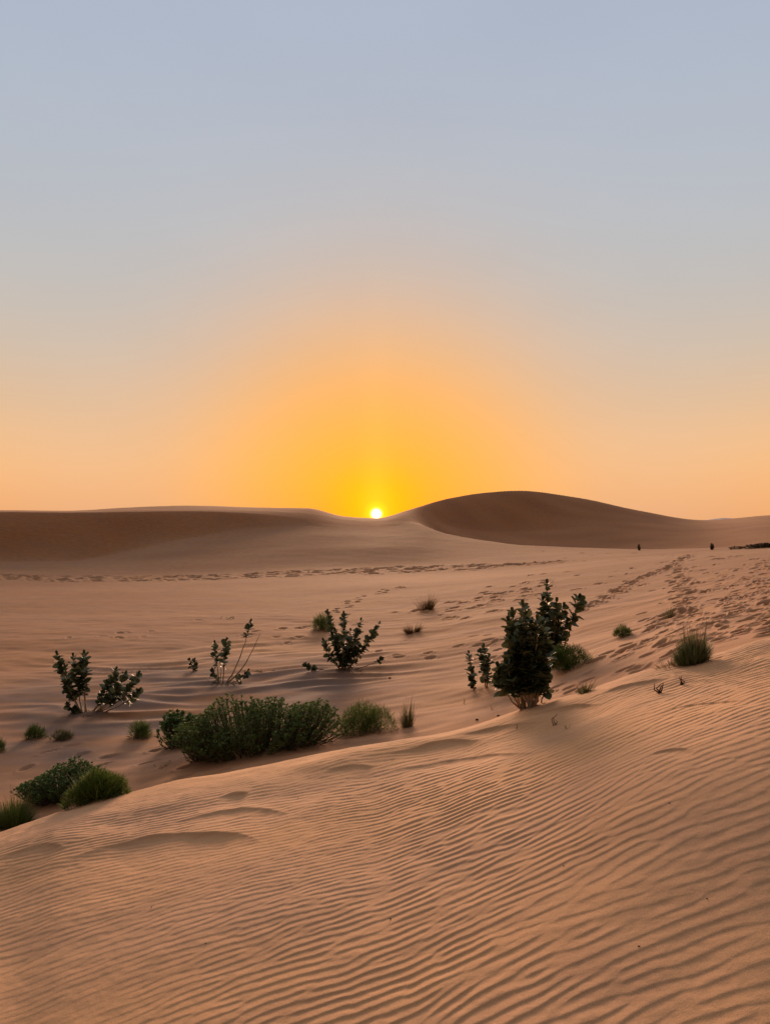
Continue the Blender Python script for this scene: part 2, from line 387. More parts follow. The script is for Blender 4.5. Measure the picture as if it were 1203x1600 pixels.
M = {}
def materials():
    M['apple_leaf'] = leaf_material('waxy_grey_green_leaf', (.034, .052, .026), (.135, .17, .095), .6, .16, 5)
    M['pale_stem'] = leaf_material('pale_corky_bark', (.30, .23, .16), (.46, .38, .28), .85, 0, 14)
    M['shrub_leaf'] = leaf_material('dull_green_leaf', (.055, .10, .028), (.16, .225, .07), .7, .28, 6)
    M['dark_leaf'] = leaf_material('dark_green_leaf', (.042, .098, .028), (.13, .21, .066), .65, .26, 6)
    M['wood'] = leaf_material('grey_brown_twig', (.07, .05, .035), (.16, .12, .085), .85, 0, 20)
    M['green_blade'] = leaf_material('green_grass_blade', (.06, .10, .024), (.17, .225, .06), .65, .25, 5)
    M['olive_blade'] = leaf_material('olive_grass_blade', (.08, .085, .035), (.19, .18, .085), .65, .25, 5)
    M['dry_blade'] = leaf_material('dry_brown_blade', (.13, .075, .03), (.26, .17, .08), .75, .25, 8)
    M['straw'] = leaf_material('straw_stalk', (.26, .19, .10), (.42, .33, .19), .75, .1, 8)
    M['red_twig'] = leaf_material('dark_reddish_twig', (.045, .015, .012), (.10, .035, .022), .7, 0, 20)
    M['dusk_leaf'] = leaf_material('brown_green_leaf', (.05, .036, .02), (.11, .08, .045), .8, 0, 6)
    M['moss_blade'] = leaf_material('mossy_green_shoot', (.05, .092, .018), (.15, .21, .045), .65, .3, 5)
    M['sage_blade'] = leaf_material('sage_green_blade', (.09, .12, .05), (.2, .235, .115), .65, .25, 5)
    M['haze_ridge'] = leaf_material('pale_hazy_ridge', (.5, .38, .38), (.62, .5, .5), .9, 0, .02)  # lavender of distant haze put into the ridge's surface colour
    M['stone'] = leaf_material('dark_pebble', (.05, .035, .03), (.12, .08, .06), .8, 0, 40)

# ------------------------------------------------------------------ mesh collecting
class Mesh:
    def __init__(s): s.v = []; s.f = []; s.n = 0
    def add(s, v, f):
        v = np.asarray(v, np.float32); s.v.append(v); s.f.extend([tuple(int(i)+s.n for i in q) for q in f]); s.n += len(v)
    def tube(s, pts, rads, sides=6):
        pts = [Vector(p) for p in pts]; V = []; Fc = []
        for i, p in enumerate(pts):
            t = (pts[min(i+1, len(pts)-1)]-pts[max(i-1, 0)]).normalized()
            a = t.cross(Vector((.31, .95, .12))).normalized(); b = t.cross(a)
            for k in range(sides):
                w = 2*math.pi*k/sides
                V.append(p+(a*math.cos(w)+b*math.sin(w))*rads[i])
        for i in range(len(pts)-1):
            for k in range(sides):
                k2 = (k+1) % sides
                Fc.append((i*sides+k, i*sides+k2, (i+1)*sides+k2, (i+1)*sides+k))
        V.append(pts[-1]+(pts[-1]-pts[-2]).normalized()*rads[-1]); top = len(V)-1
        for k in range(sides): Fc.append(((len(pts)-1)*sides+k, (len(pts)-1)*sides+(k+1) % sides, top))
        s.add([tuple(v) for v in V], Fc)
    def blade(s, p, d, up, L, w, bend, seg=4):
        """a tapering blade: d = outward, up = start direction"""
        V = []; Fc = []
        p = Vector(p); dirn = Vector(up).normalized(); out = Vector(d).normalized()
        side = dirn.cross(out)
        if side.length < 1e-4: side = Vector((1, 0, 0))
        side.normalize()
        for i in range(seg+1):
            t = i/seg; ww = w*(1-t**1.6)*.5+w*.04
            V += [tuple(p-side*ww), tuple(p+side*ww)]
            dirn = (dirn+out*bend/seg-Vector((0, 0, 1))*bend*.35*t/seg).normalized(); p = p+dirn*(L/seg)
        for i in range(seg): Fc.append((2*i, 2*i+1, 2*i+3, 2*i+2))
        s.add(V, Fc)
    def leaf(s, p, d, nrm, L, W, cup=.18, curl=.25):
        """an obovate leaf from p along d, face towards nrm"""
        d = Vector(d).normalized(); n = Vector(nrm); n = (n-d*n.dot(d)).normalized(); sd = d.cross(n)
        prof = [(0, .10), (.14, .62), (.40, .97), (.68, 1.0), (.90, .68), (1, .06)]
        V = []; Fc = []
        for t, w in prof:
            c = Vector(p)+d*(L*t)-n*(curl*L*t*t)
            e = sd*(W*.5*w); lift = n*(cup*W*w)
            V += [tuple(c-e+lift), tuple(c), tuple(c+e+lift)]
        for i in range(len(prof)-1):
            a = 3*i
            Fc += [(a, a+1, a+4, a+3), (a+1, a+2, a+5, a+4)]
        s.add(V, Fc)
    def sliver(s, p, d, nrm, L, W):
        d = Vector(d).normalized(); n = Vector(nrm); n = n-d*n.dot(d)
        n = n.normalized() if n.length > 1e-5 else d.orthogonal().normalized()
        sd = d.cross(n)*(W*.5); p = Vector(p)
        V = [p, p+d*L*.45-sd+n*L*.04, p+d*L*.5, p+d*L*.45+sd+n*L*.04, p+d*L-n*L*.06]
        s.add([tuple(v) for v in V], [(0, 2, 1), (0, 3, 2), (1, 2, 4), (2, 3, 4)])
    def build(s, name, mat, parent=None, smooth=True):
        me = bpy.data.meshes.new(name)
        v = np.concatenate(s.v) if s.v else np.zeros((0, 3))
        me.from_pydata(v.tolist(), [], s.f)
        if smooth: me.polygons.foreach_set('use_smooth', np.ones(len(me.polygons), bool))
        me.materials.append(mat); me.update()
        o = bpy.data.objects.new(name, me); COL.objects.link(o)
        if parent: o.parent = parent
        return o

def thing(name, label, cat, loc, group=None):
    o = bpy.data.objects.new(name, None); COL.objects.link(o)
    o.empty_display_size = .2; o.location = loc
    o['label'] = label; o['category'] = cat
    if group: o['group'] = group
    return o
def U(a, b): return random.uniform(a, b)
def up_noise(s): return Vector((random.gauss(0, s), random.gauss(0, s), random.gauss(0, s)))

LITTER = []
# ------------------------------------------------------------------ sodom apple shrubs
def apple_shrub(name, label, base, stems, leafL0=.13, group='large-leaved sodom apple shrubs', d=None, seed=1, dens=1.0, litter=0, ref=None, bare=0):
    """stems: (tip column, tip row, leafy from, leafy to, stem bow, leaf scale)"""
    random.seed(seed)
    o = at(base[0], d) if d else hit(*base)
    dist = o.y; k = dist/F
    if d: by = HY-F*(o.z-EYE)/d
    else: by = base[1]
    print(label[:30], 'dist', round(dist, 2)); ref = ref or dist; MOUNDS.append((o.x, o.y, .6, .018))
    root = thing(name, label, 'shrub', o, group)
    for (tx, ty, f0, f1, bow, ls) in stems:
        dx, dz = (tx-base[0])*k, (by-ty)*k
        dy = U(-.30, .30)*max(.25, min(abs(dz), 1.2))
        tip = Vector((dx, dy, dz))
        c1 = Vector((dx*(.45+bow), dy*.5, dz*(.30-.3*bow)))
        c0 = Vector((U(-.05, .05)+dx*.06, U(-.06, .06), -.06))
        pts = []
        nseg = 12
        for i in range(nseg+1):
            t = i/nseg
            p = c0*((1-t)**2)+c1*(2*t*(1-t))+tip*(t*t)
            if 0 < i < nseg: p = p+up_noise(.006)
            pts.append(p)
        m = Mesh()
        L = sum((pts[i+1]-pts[i]).length for i in range(nseg))
        r0 = .008+.0095*L
        m.tube(pts, [r0*(1-.72*(i/nseg)) for i in range(nseg+1)], 6)
        st = m.build('stem', M['pale_stem'], root)
        if f0 >= 1: continue
        lf = Mesh()
        leafL = leafL0*1.34*dist/ref
        nn = max(3, int(L*(f1-f0)/(.043*dist/ref)*dens*U(.8, 1.1)))
        ang = U(0, 6.28)
        for j in range(nn):
            t = f0+(f1-f0)*(j+U(0, .8))/nn
            t = min(t, .995)
            i = min(int(t*nseg), nseg-1)
            if pts[i].z < bare*k: continue
            p = pts[i].lerp(pts[i+1], t*nseg-i)
            ax = (pts[i+1]-pts[i]).normalized()
            a = ax.orthogonal().normalized(); b = ax.cross(a)
            ang += math.pi/2+U(-.35, .35)
            near_tip = (j/nn)
            size = leafL*ls*(1.05-.38*max(0, near_tip-.75)/.25-.25*max(0, .25-near_tip)/.25)*U(.7, 1.2)
            for q in (0, math.pi):
                if random.random() < .16: continue
                o2 = a*math.cos(ang+q)+b*math.sin(ang+q)
                rise = U(.15, .8)+near_tip*.55
                dr = (o2+ax*rise+up_noise(.22)).normalized()
                lf.leaf(p+o2*r0*.4, dr, ax*.8-o2*.45+up_noise(.35), size, size*U(.80, 1.0), U(.08, .22), U(.0, .35))
        # closed pairs at the tip
        ax = (pts[-1]-pts[-2]).normalized()
        for q in range(4):
            a = ax.orthogonal().normalized(); b = ax.cross(a); w = q*math.pi/2+ang
            o2 = a*math.cos(w)+b*math.sin(w)
            if f1 > .9: lf.leaf(pts[-1], ax*1.6+o2*.5, -o2+ax*.2, leafL*ls*.62, leafL*ls*.36, .15, -.1)
        lf.build('foliage', M['apple_leaf'], st)
    if litter: LITTER.append((o, litter, label))
    return root

# ------------------------------------------------------------------ bushes and tufts
def blob_points(rx, ry, h, n, lobes=7):
    """points and outward directions over an uneven dome"""
    L = [(U(-.6, .6)*rx, U(-.6, .6)*ry, U(.55, 1.0)) for _ in range(lobes)]
    return L

def twig_bush(name, label, loc, rx, ry, h, n, leaf_mat, twig_leaf=.05, width=.3, cat='bush', group=None, seed=1, sprig=True, upright=.75, skew=None, leaves=22, domed=2.4, rough=.42):
    random.seed(seed)
    root = thing(name, label, cat, loc, group)
    tw, lf = Mesh(), Mesh()
    for i in range(n):
        a = U(0, 6.28); q = math.sqrt(random.random())
        x, y = q*math.cos(a)*rx, q*math.sin(a)*ry
        nzv = float(noise(np.array([x*1.9+seed*3.7]), np.array([y*1.9+seed*1.3]))[0])
        top = h*(1-q**domed*.58)*(1+rough*nzv)*U(.82, 1.08)
        if skew: top *= skew(x/rx)
        gx, gy = x*.72, y*.72
        z0 = height(loc.x+gx, loc.y+gy)-loc.z-.03
        lean = Vector((x*.55/rx*h*(1.2-upright), y*.55/ry*h*(1.2-upright), 0))
        p0 = Vector((gx, gy, z0)); p3 = Vector((gx, gy, z0))+Vector((x-gx, y-gy, 0))+lean*1.0+Vector((0, 0, max(top, .12)))
        mid = p0.lerp(p3, .5)+lean*.25+up_noise(.02)
        pts = [p0, p0.lerp(mid, .55)+up_noise(.008), mid, mid.lerp(p3, .55)+up_noise(.01), p3]
        tw.tube(pts, [.008, .007, .005, .004, .002], 4)
        nl = max(6, int(leaves*top/h))
        for j in range(nl):
            t = U(.12, 1.0)**.8*4; k = min(int(t), 3); p = pts[k].lerp(pts[k+1], t-k)
            ax = (pts[k+1]-pts[k]).normalized(); b = ax.orthogonal().normalized(); w = U(0, 6.28)
            o2 = b*math.cos(w)+ax.cross(b)*math.sin(w)
            s = twig_leaf*U(.6, 1.35)
            lf.sliver(p, ax*U(.4, 1.3)+o2+up_noise(.2), ax-o2*.4+up_noise(.3), s, s*width)
        if sprig:
            for j in range(7):
                w = U(0, 6.28); o2 = Vector((math.cos(w), math.sin(w), U(.2, 1.4)))
                s = twig_leaf*U(.7, 1.2)
                lf.sliver(p3, o2, Vector((0, 0, 1))+up_noise(.4), s, s*width*1.4)
    tw.build('twigs', M['wood'], root); lf.build('foliage', leaf_mat, root)
    return root

def broom_bush(name, label, loc, rx, ry, h, n, mat, w=.008, cat='bush', group=None, seed=1, bend=.5, stalks=0, spread=.55, smallmesh=False):
    """a dense round clump of fine green shoots"""
    random.seed(seed)
    root = thing(name, label, cat, loc, group)
    m, st = Mesh(), Mesh()
    for i in range(n):
        a = U(0, 6.28); q = math.sqrt(random.random())
        x, y = q*math.cos(a)*rx, q*math.sin(a)*ry
        gx, gy = x*spread, y*spread
        nzv = float(noise(np.array([x*2.6/max(rx, .3)+seed*2.3]), np.array([y*2.6/max(ry, .3)+seed]))[0])
        top = h*(math.sqrt(max(0, 1-q*q*.88))*.9+.1)*(1+.22*nzv)*U(.55, 1.10)
        z0 = height(loc.x+gx, loc.y+gy)-loc.z-.02
        out = Vector((x-gx+random.gauss(0, .05*rx), y-gy+random.gauss(0, .05*ry), 0))
        dirn = Vector((out.x, out.y, max(top, .04)))
        L = dirn.length*U(.9, 1.08)
        o2 = out if out.length > 1e-3 else Vector((U(-1, 1), U(-1, 1), 0))
        tgt = m
        tgt.blade((gx, gy, z0), o2.normalized()*1.0+up_noise(.25), dirn+up_noise(.06*L), L, w*U(.7, 1.3), bend*U(.2, 1), 3)
    m.build('foliage', mat, root)
    if stalks:
        for i in range(stalks):
            a = U(0, 6.28); q = math.sqrt(random.random())
            x, y = q*math.cos(a)*rx*.5, q*math.sin(a)*ry*.5
            z0 = height(loc.x+x, loc.y+y)-loc.z-.02
            d = Vector((x*.5+random.gauss(0, .1*rx), y*.5, h*U(.8, 1.35)))
            st.tube([(x, y, z0), Vector((x, y, z0))+d*.5+up_noise(.01), Vector((x, y, z0))+d], [.004, .003, .0015], 4)
        st.build('dry_stalks', M['straw'], root)
    return root

def mound_bush(name, label, loc, rx, ry, h, n, mat, L=.11, w=.006, cat='bush', group=None, seed=1, wisps=60, dry=None):
    """a dense rounded shrub: short fine shoots crowding an uneven dome, a few longer wisps, woody stems inside"""
    random.seed(seed)
    root = thing(name, label, cat, loc, group)
    MOUNDS.append((loc.x, loc.y, max(rx, ry)*1.05, .045*h/.4))
    lob = [(U(-.75, .75)*rx, U(-.7, .7)*ry, U(.30, .62), U(.6, 1.05)) for _ in range(9)]+[(0, 0, .8, .95)]
    wsum = [b[2]**2 for b in lob]
    m, st = Mesh(), Mesh()
    for i in range(n):
        lx, ly, lr, lh = random.choices(lob, wsum)[0]
        a = U(0, 6.28); c = U(-.1, 1); q = math.sqrt(max(0, 1-c*c)); rr = U(.55, 1)**.6
        dx, dy, dz = q*math.cos(a), q*math.sin(a), c
        x = lx+dx*lr*rx*rr; y = ly+dy*lr*ry*rr; z = max(.005, .07*h+dz*rr*h*.88*lh*(.45+.55*lr/.62))
        g = height(loc.x+x, loc.y+y)-loc.z if i % 8 == 0 else 0
        d = Vector((dx*.8, dy*.8, abs(dz)+.55))+up_noise(.28)
        m.blade((x, y, z-.01), Vector((dx+1e-3, dy, .1))+up_noise(.4), d, L*U(.5, 1.25), w*U(.7, 1.3), U(.1, .8), 2)
    for i in range(wisps):
        a = U(0, 6.28); q = math.sqrt(random.random())*.9
        x, y = q*math.cos(a)*rx, q*math.sin(a)*ry
        z = h*.5*math.sqrt(1-q*q)
        m.blade((x, y, z), Vector((x+.01, y, 0)), Vector((x*.6/rx, y*.6/ry, 1))+up_noise(.15), h*U(.4, .78), w, U(.1, .5), 4)
    for i in range(14):
        a = U(0, 6.28); x, y = math.cos(a)*rx*U(.1, .7), math.sin(a)*ry*U(.1, .7)
        st.tube([(x*.3, y*.3, -.03), (x*.7, y*.7, h*.22), (x, y, h*.5)], [.007, .005, .002], 4)
    m.build('foliage', mat, root); st.build('twigs', M['wood'], root)
    return root

def tuft(name, label, loc, rad, h, n, mat, w=.006, cat='grass tuft', group='small grass tufts on the valley floor', seed=1, bend=.7, mesh_name=None):
    """a small open tuft: one mesh"""
    random.seed(seed)
    m = Mesh()
    cl = [(U(0, 6.28), U(.2, 1), U(.6, 1.15)) for _ in range(7)]
    for i in range(n):
        ca, cq, ch = random.choice(cl)
        a = ca+random.gauss(0, .5); q = min(1.15, abs(cq+random.gauss(0, .25)))
        out = Vector((math.cos(a), math.sin(a), 0))
        p = out*q*rad*.42
        z0 = height(loc.x+p.x, loc.y+p.y)-loc.z-.015
        L = h*U(.35, 1.05)*ch*(1-.2*q)
        dirn = out*(q*rad/h*.9)+Vector((0, 0, 1))+up_noise(.12)
        m.blade((p.x, p.y, z0), out+up_noise(.3), dirn, L, w*U(.7, 1.3), bend*U(.1, 1), 3)
    o = m.build(name, mat); o.location = loc
    o['label'] = label; o['category'] = cat
    if group: o['group'] = group
    return o

def dead_twig(label, loc, h, n, mat, lean=.2, seed=1, name='dry_twig', r=.006, group='dry twigs poking out of the sand'):
    random.seed(seed)
    root = thing(name, label, 'twig', loc, group)
    for i in range(n):
        m = Mesh(); L = h*U(.5, 1)
        d = Vector((random.gauss(0, lean), random.gauss(0, lean), 1)).normalized()*L
        p = Vector((U(-.004, .004)*h*8, U(-.004, .004)*h*8, -.02)); q = p+d*.3+up_noise(.06*h); pm = p+d*.65+up_noise(.12*h); pe = p+d*1.12+up_noise(.1*h)
        m.tube([p, q, pm, pe], [r, r*.9, r*.7, r*.3], 6)
        m.build('stem', mat, root)
    return root

def fallen_branches(label, loc, rad, n, seed, group):
    """a few loose branches lying together, each an object of its own"""
    random.seed(seed)
    for i in range(n):
        x, y = random.gauss(0, rad), random.gauss(0, rad*.5); a = U(0, 6.28); L = U(.7, 1.5)*rad
        m = Mesh(); z = height(loc.x+x, loc.y+y)
        f = lambda u: height(loc.x+x+u*math.cos(a), loc.y+y+u*math.sin(a))-z
        r = .008*max(1, loc.y/18)
        m.tube([(u*math.cos(a), u*math.sin(a), f(u)+lift*rad+r*.5) for u, lift in ((0, .0), (L*.35, U(.02, .16)), (L*.7, U(.02, .3)), (L, U(0, .35)))], [r, r, r*.8, r*.4], 6)
        o = m.build('fallen_branch', M['straw']); o.location = (loc.x+x, loc.y+y, z)
        o['label'] = label; o['category'] = 'branch'; o['group'] = group

def pebble(label, loc, s, seed):
    random.seed(seed); g = np.random.default_rng(seed)
    m = Mesh(); V = []; Fc = []; nu, nv = 10, 6
    for j in range(nv+1):
        for i in range(nu):
            t, p = math.pi*j/nv, 2*math.pi*i/nu
            d = 1+.22*math.sin(3*p+seed)*math.sin(t)+g.uniform(-.06, .06)
            V.append((s*d*math.sin(t)*math.cos(p), s*.8*d*math.sin(t)*math.sin(p), s*.6*d*math.cos(t)+s*.3))
    for j in range(nv):
        for i in range(nu): Fc.append((j*nu+i, j*nu+(i+1) % nu, (j+1)*nu+(i+1) % nu, (j+1)*nu+i))
    m.add(V, Fc); o = m.build('pebble', M['stone']); o.location = loc; o['label'] = label; o['category'] = 'pebble'; o['group'] = 'dark pebbles lying on the sand'
    return o

# ------------------------------------------------------------------ build
def plants():
    A = apple_shrub
    A('sodom_apple_shrub', 'spreading sodom apple shrub with two leafy arms, beside the grey hollow at far left', (134,1114), [
        (97,1020,.34,1,.12,1), (116,1026,.42,1,.1,1), (131,1022,.45,1,.02,1), (93,1046,.4,1,.2,.9), (108,1100,.2,1,.3,.8), (124,1050,.5,1,.05,.9), (104,1062,.45,1,.22,.9),
        (177,1050,.30,1,.25,1), (199,1052,.4,1,.28,1), (217,1053,.45,1,.3,.9), (219,1078,.55,1,.3,.85), (165,1068,.4,1,.25,.9), (188,1074,.5,1,.3,.9), (121,1106,.2,1,.1,.9), (116,1108,.3,1,.2,.8)], leafL0=.122, dens=1.25, seed=21, litter=6)
    A('sodom_apple_shrub', 'sparse pale-stemmed sodom apple with a few tufts of leaves on bare stems', (346,1068), [
        (332,1008,.55,1,.05,.95), (358,998,.45,1,-.02,1), (389,974,.80,.99,.18,.95), (333,1048,.3,1,.25,.95), (386,1050,.35,1,.3,.95), (345,1020,.75,1,0,.6), (404,992,2,2,.2,1)], leafL0=.115, seed=22, litter=16)
    A('sodom_apple_seedling', 'little sodom apple sprig standing alone left of the pale-stemmed shrub', (304,1049), [(296,1032,.1,1,0,1), (305,1031,.15,1,0,1), (307,1040,.2,1,0,.9)], leafL0=.085, seed=23, dens=.9)
    A('sodom_apple_shrub', 'bushy many-stemmed sodom apple in mid valley with a thin leaning stem on its right', (538,1046), [
        (512,958,.40,1,.05,1), (538,957,.45,1,0,.9), (563,972,.35,1,.05,1), (592,976,.38,1,.02,.85), (507,1000,.35,1,.15,1), (524,985,.3,1,.05,1), (548,985,.3,1,0,1), (556,994,.25,1,.05,1),
        (528,1012,.2,1,.05,1), (545,1010,.2,1,0,1), (562,1010,.35,1,.1,.9), (568,1012,.75,1,.1,.7), (476,1040,.35,1,.42,.8), (492,1046,.3,1,.4,.8), (596,1030,.75,1,.2,.9), (536,1026,.1,1,0,1), (556,1034,.2,1,.1,.8), (509,1016,2,2,.1,1)], leafL0=.124, dens=1.2, seed=24, litter=6)
    A('sodom_apple_shrub', 'tallest and densest sodom apple, dark with big overlapping leaves, right of centre', (829,1108), [
        (814,945,0.38,1,0.18,1.0), (823,957,0.36,1,0.15,1.0), (806,962,0.36,1,0.18,1.0), (836,967,0.36,1,0.18,1.0), (800,976,0.34,1,0.18,1.0), (848,977,0.36,1,0.18,1.0), (828,973,0.18,1,0.15,1.0), (812,982,0.18,1,0.18,1.1), (842,987,0.18,1,0.18,1.1), (796,1000,0.18,1,0.18,1.1), (853,1002,0.32,1,0.18,1.1), (820,1002,0.25,1,0.15,1.1), (836,1012,0.25,1,0.18,1.1), (806,1016,0.25,1,0.18,1.1), (850,1032,0.18,1,0.18,1.1), (790,1036,0.18,1,0.18,1.1), (828,1037,0.22,1,0.15,1.1), (845,1052,0.25,1,0.18,1.1), (800,1052,0.25,1,0.18,1.1), (781,1046,0.4,1,0.18,1.1), (777,1064,0.4,1,0.18,1.1), (853,1078,0.18,1,0.18,1.1), (816,1066,0.2,1,0.18,1.1), (836,1070,0.2,1,0.18,1.1)], leafL0=.15, ref=14.2, bare=20, seed=25, dens=1.05)
    A('sodom_apple_shrub', 'tall sodom apple behind the densest one, three spires, the right one on a bare stem', (858,1043), [
        (857,914,.28,1,0,1), (850,940,.3,1,.02,1), (866,940,.3,1,0,1), (881,949,.35,1,.03,.95), (906,936,.62,1,.12,1), (888,972,.6,1,.15,.8), (845,965,.3,1,.05,1.05), (860,970,.2,1,0,1.1), (872,975,.25,1,.03,1), (848,990,.25,1,.1,1), (866,1000,.2,1,.02,1.05), (852,1015,.2,1,.05,1)], leafL0=.145, seed=26)
    A('sodom_apple_seedling', 'slim single-stemmed sodom apple, outermost left of the dense shrub', (741,1080), [(733,1023,.12,1,.1,1), (738,1050,.2,1,.05,.85)], leafL0=.10, seed=27)
    A('sodom_apple_seedling', 'slim upright sodom apple between its outer neighbour and the dense shrub', (764,1074), [(754,1008,.2,1,.08,1), (748,1014,.45,1,.12,.9), (761,1030,.25,1,.02,1)], leafL0=.10, seed=28)

    def plot(X, y, wpx, hpx):
        p = hit(X, y); k = p.y/F
        return p, wpx*.5*k, hpx*k
    p, rx, h = plot(405, 1172, 262, 74)
    MOUNDS.append((p.x, p.y, rx*1.1, .05))
    twig_bush('desert_bush', 'largest bush, a wide dark green mass of upright twigs behind the near dune', p, rx*.92, rx*.5, h, 720, M['shrub_leaf'], .062, .32, seed=31, leaves=30, domed=4.5, rough=.26,
              skew=lambda s: .95-.14*max(0, s-.1))
    p, rx, h = plot(286, 1164, 58, 50)
    twig_bush('desert_bush', 'small leafy bush at the left end of the largest bush', p, rx, rx, h, 150, M['dark_leaf'], .06, .5, seed=32, leaves=28, domed=4)
    p, rx, h = plot(328, 1186, 60, 50)
    twig_bush('desert_bush', 'low bush at the front left foot of the largest bush', p, rx, rx*.8, h, 110, M['shrub_leaf'], .045, .28, seed=33, leaves=22)
    p, rx, h = plot(568, 1146, 94, 44)
    mound_bush('broom_bush', 'rounded dome of fine green shoots right of the largest bush', p, rx*1.0, rx*.8, h*1.12, 10000, M['moss_blade'], rx*.14, .0055, seed=34, wisps=6, group='rounded fine-leaved bushes')
    p, rx, h = plot(636, 1136, 32, 42)
    broom_bush('grass_clump', 'thin upright clump right of the rounded green dome', p, rx, rx, h, 320, M['olive_blade'], .006, cat='grass clump', seed=35, bend=.25, stalks=10)
    p, rx, h = plot(893, 1046, 84, 34)
    mound_bush('broom_bush', 'wide low dark bush behind the dense sodom apple on its right', p, rx*1.08, rx*.75, h*1.1, 9000, M['moss_blade'], rx*.14, .007, seed=36, wisps=12, group='rounded fine-leaved bushes')
    p, rx, h = plot(800, 1076, 50, 40)
    mound_bush('broom_bush', 'lighter green bush tucked against the left foot of the dense sodom apple', p, rx, rx*.8, h, 2600, M['olive_blade'], rx*.3, .008, seed=37, group='rounded fine-leaved bushes')
    p, rx, h = plot(101, 1246, 116, 50)
    twig_bush('desert_bush', 'low dark leafy bush on the lip of the near dune at lower left', p, rx, rx*.8, h, 420, M['dark_leaf'], .042, .42, seed=38, leaves=26, upright=.5)
    p, rx, h = plot(153, 1254, 78, 52)
    mound_bush('broom_bush', 'fluffy bright green bush overlapping the dark leafy one at lower left', p, rx, rx*.8, h*.95, 8000, M['moss_blade'], rx*.27, .0045, seed=39, group='rounded fine-leaved bushes', wisps=60)
    p, rx, h = plot(22, 1290, 84, 50)
    broom_bush('grass_clump', 'green grass clump cut by the left edge below the dark leafy bush', p, rx, rx*.8, h, 1200, M['green_blade'], .007, cat='grass clump', seed=40, bend=.45, stalks=10)
    p, rx, h = plot(1080, 1036, 60, 52)
    broom_bush('grass_clump', 'tall grey-green grass clump with straw stalks, on the right beside the trampled sand', p, rx*1.12, rx*.85, h, 1700, M['sage_blade'], .006, cat='grass clump', seed=41, bend=.22, stalks=22)
    T = tuft
    def ball(label, X, y, wpx, hpx, seed, mat='green_blade', n=1500):
        p, rx, h = plot(X, y, wpx, hpx)
        mound_bush('grass_tuft', label, p, rx, rx*.9, h*1.05, n, M[mat], rx*.5, rx*.032, cat='grass tuft', group='small grass tufts on the valley floor', seed=seed, wisps=70)
    ball('round green tuft, left of the pair below the spreading shrub', 54, 1155, 29, 20, 51)
    ball('paler flat tuft, right of the pair below the spreading shrub', 95, 1156, 30, 14, 52, 'olive_blade', 900)
    ball('compact green tuft between the spreading shrub and the largest bush', 217, 1153, 35, 25, 53)
    ball('tuft half out of the frame on the left edge of the valley', -4, 1176, 26, 24, 54)
    ball('small dark round tuft behind the top left of the many-stemmed sodom apple', 504, 985, 30, 24, 55)
    T('grass_tuft', 'brown dried tuft in mid valley, the farther of the brown pair', hit(667,953), .62, .85, 520, M['dry_blade'], .012, seed=56, bend=.3)
    T('grass_tuft', 'flat brown tuft with dark base, nearer of the brown pair', hit(645,988), .5, .5, 520, M['dry_blade'], .011, seed=57)
    ball('round green tuft left of the tall grey-green grass clump', 972, 995, 25, 17, 58)
    T('grass_tuft', 'wispy low tuft among footprints above the tall grey-green grass clump', hit(1046,963), .34, .34, 190, M['olive_blade'], .007, seed=59)
    T('grass_tuft', 'faint grey-green tuft below the wide low dark bush', hit(914,1084), .12, .19, 150, M['olive_blade'], .006, seed=60)
    T('grass_tuft', 'dry tangle at the left foot of the tall grey-green grass clump', hit(1052,1040), .26, .13, 160, M['straw'], .005, seed=61, bend=1.2)
    T('grass_tuft', 'thin weeds at the foot of the two slim sodom apples', hit(750,1082), .30, .14, 150, M['olive_blade'], .005, seed=62)
    T('grass_tuft', 'sparse weeds just right of the foot of the dense sodom apple', hit(872,1079), .12, .08, 60, M['olive_blade'], .005, seed=63)
    # far side of the valley
    far = 'dark shrubs far off below the right-hand dune'
    for X, y, h, n, lab, sd in ((998,860,.42,40,'upright dark shrub far off, left of the far pair', 71), (1112,859,.47,44,'upright dark shrub far off, right of the far pair', 72)):
        q = hit(X, y)
        o = twig_bush('distant_shrub', lab, q, .085, .08, h*q.y/56, n, M['dusk_leaf'], .05, .5, cat='shrub', group=far, seed=sd, leaves=22, upright=.9)
    for i, (X, y) in enumerate(((880,1353),(1045,1255),(930,1279),(322,1475),(1104,1405),(610,1436),(998,1480),(237,1418),(560,1300),(760,1240),(466,1247),(668,1330))):
        o = pebble('tiny dark grit on the rippled near dune', hit(X, y), U(.0025, .0042), 120+i); o['group'] = 'tiny dark grit on the near dune'
    q = hit(1190, 856)
    twig_bush('distant_shrub', 'long low dark shrub far off at the right edge', q, 1.5, .6, .32, 200, M['dusk_leaf'], .09, .4, cat='shrub', group=far, seed=73, leaves=14)
    q = hit(1150, 858)
    twig_bush('distant_shrub', 'tiny low shrub left of the long one at the right edge', q, .6, .4, .2, 50, M['dusk_leaf'], .07, .4, cat='shrub', group=far, seed=74, leaves=12)
    D = dead_twig
    D('dark red forked twig on the near dune, lower left of two', hit(1029,1083), .095, 5, M['red_twig'], .2, 81, r=.0062)
    D('dark red forked twig on the near dune, upper right of two', hit(1065,1069), .09, 4, M['red_twig'], .26, 82, r=.0065)
    D('thin brown twig on the dune lip below the dense sodom apple', hit(866,1133), .085, 3, M['wood'], .3, 83, r=.004)
    D('curled dry twig beside the brown one on the dune lip', hit(884,1139), .06, 5, M['straw'], .6, 84, r=.0025)
    D('short dry stalk left of the two slim sodom apples', hit(725,1099), .16, 2, M['wood'], .08, 85, r=.005)
    D('pale dry stalk between the slim and the dense sodom apples', hit(769,1109), .13, 4, M['straw'], .45, 86, r=.004)
    D('bare stalk at the left of the near dune lip, under the big dome', hit(806,1138), .07, 1, M['wood'], .1, 87, r=.003)
    B = fallen_branches
    B('bleached branch among a few lying high in the left of the valley', hit(361,967), .26, 5, 91, 'bleached branches high in the valley')
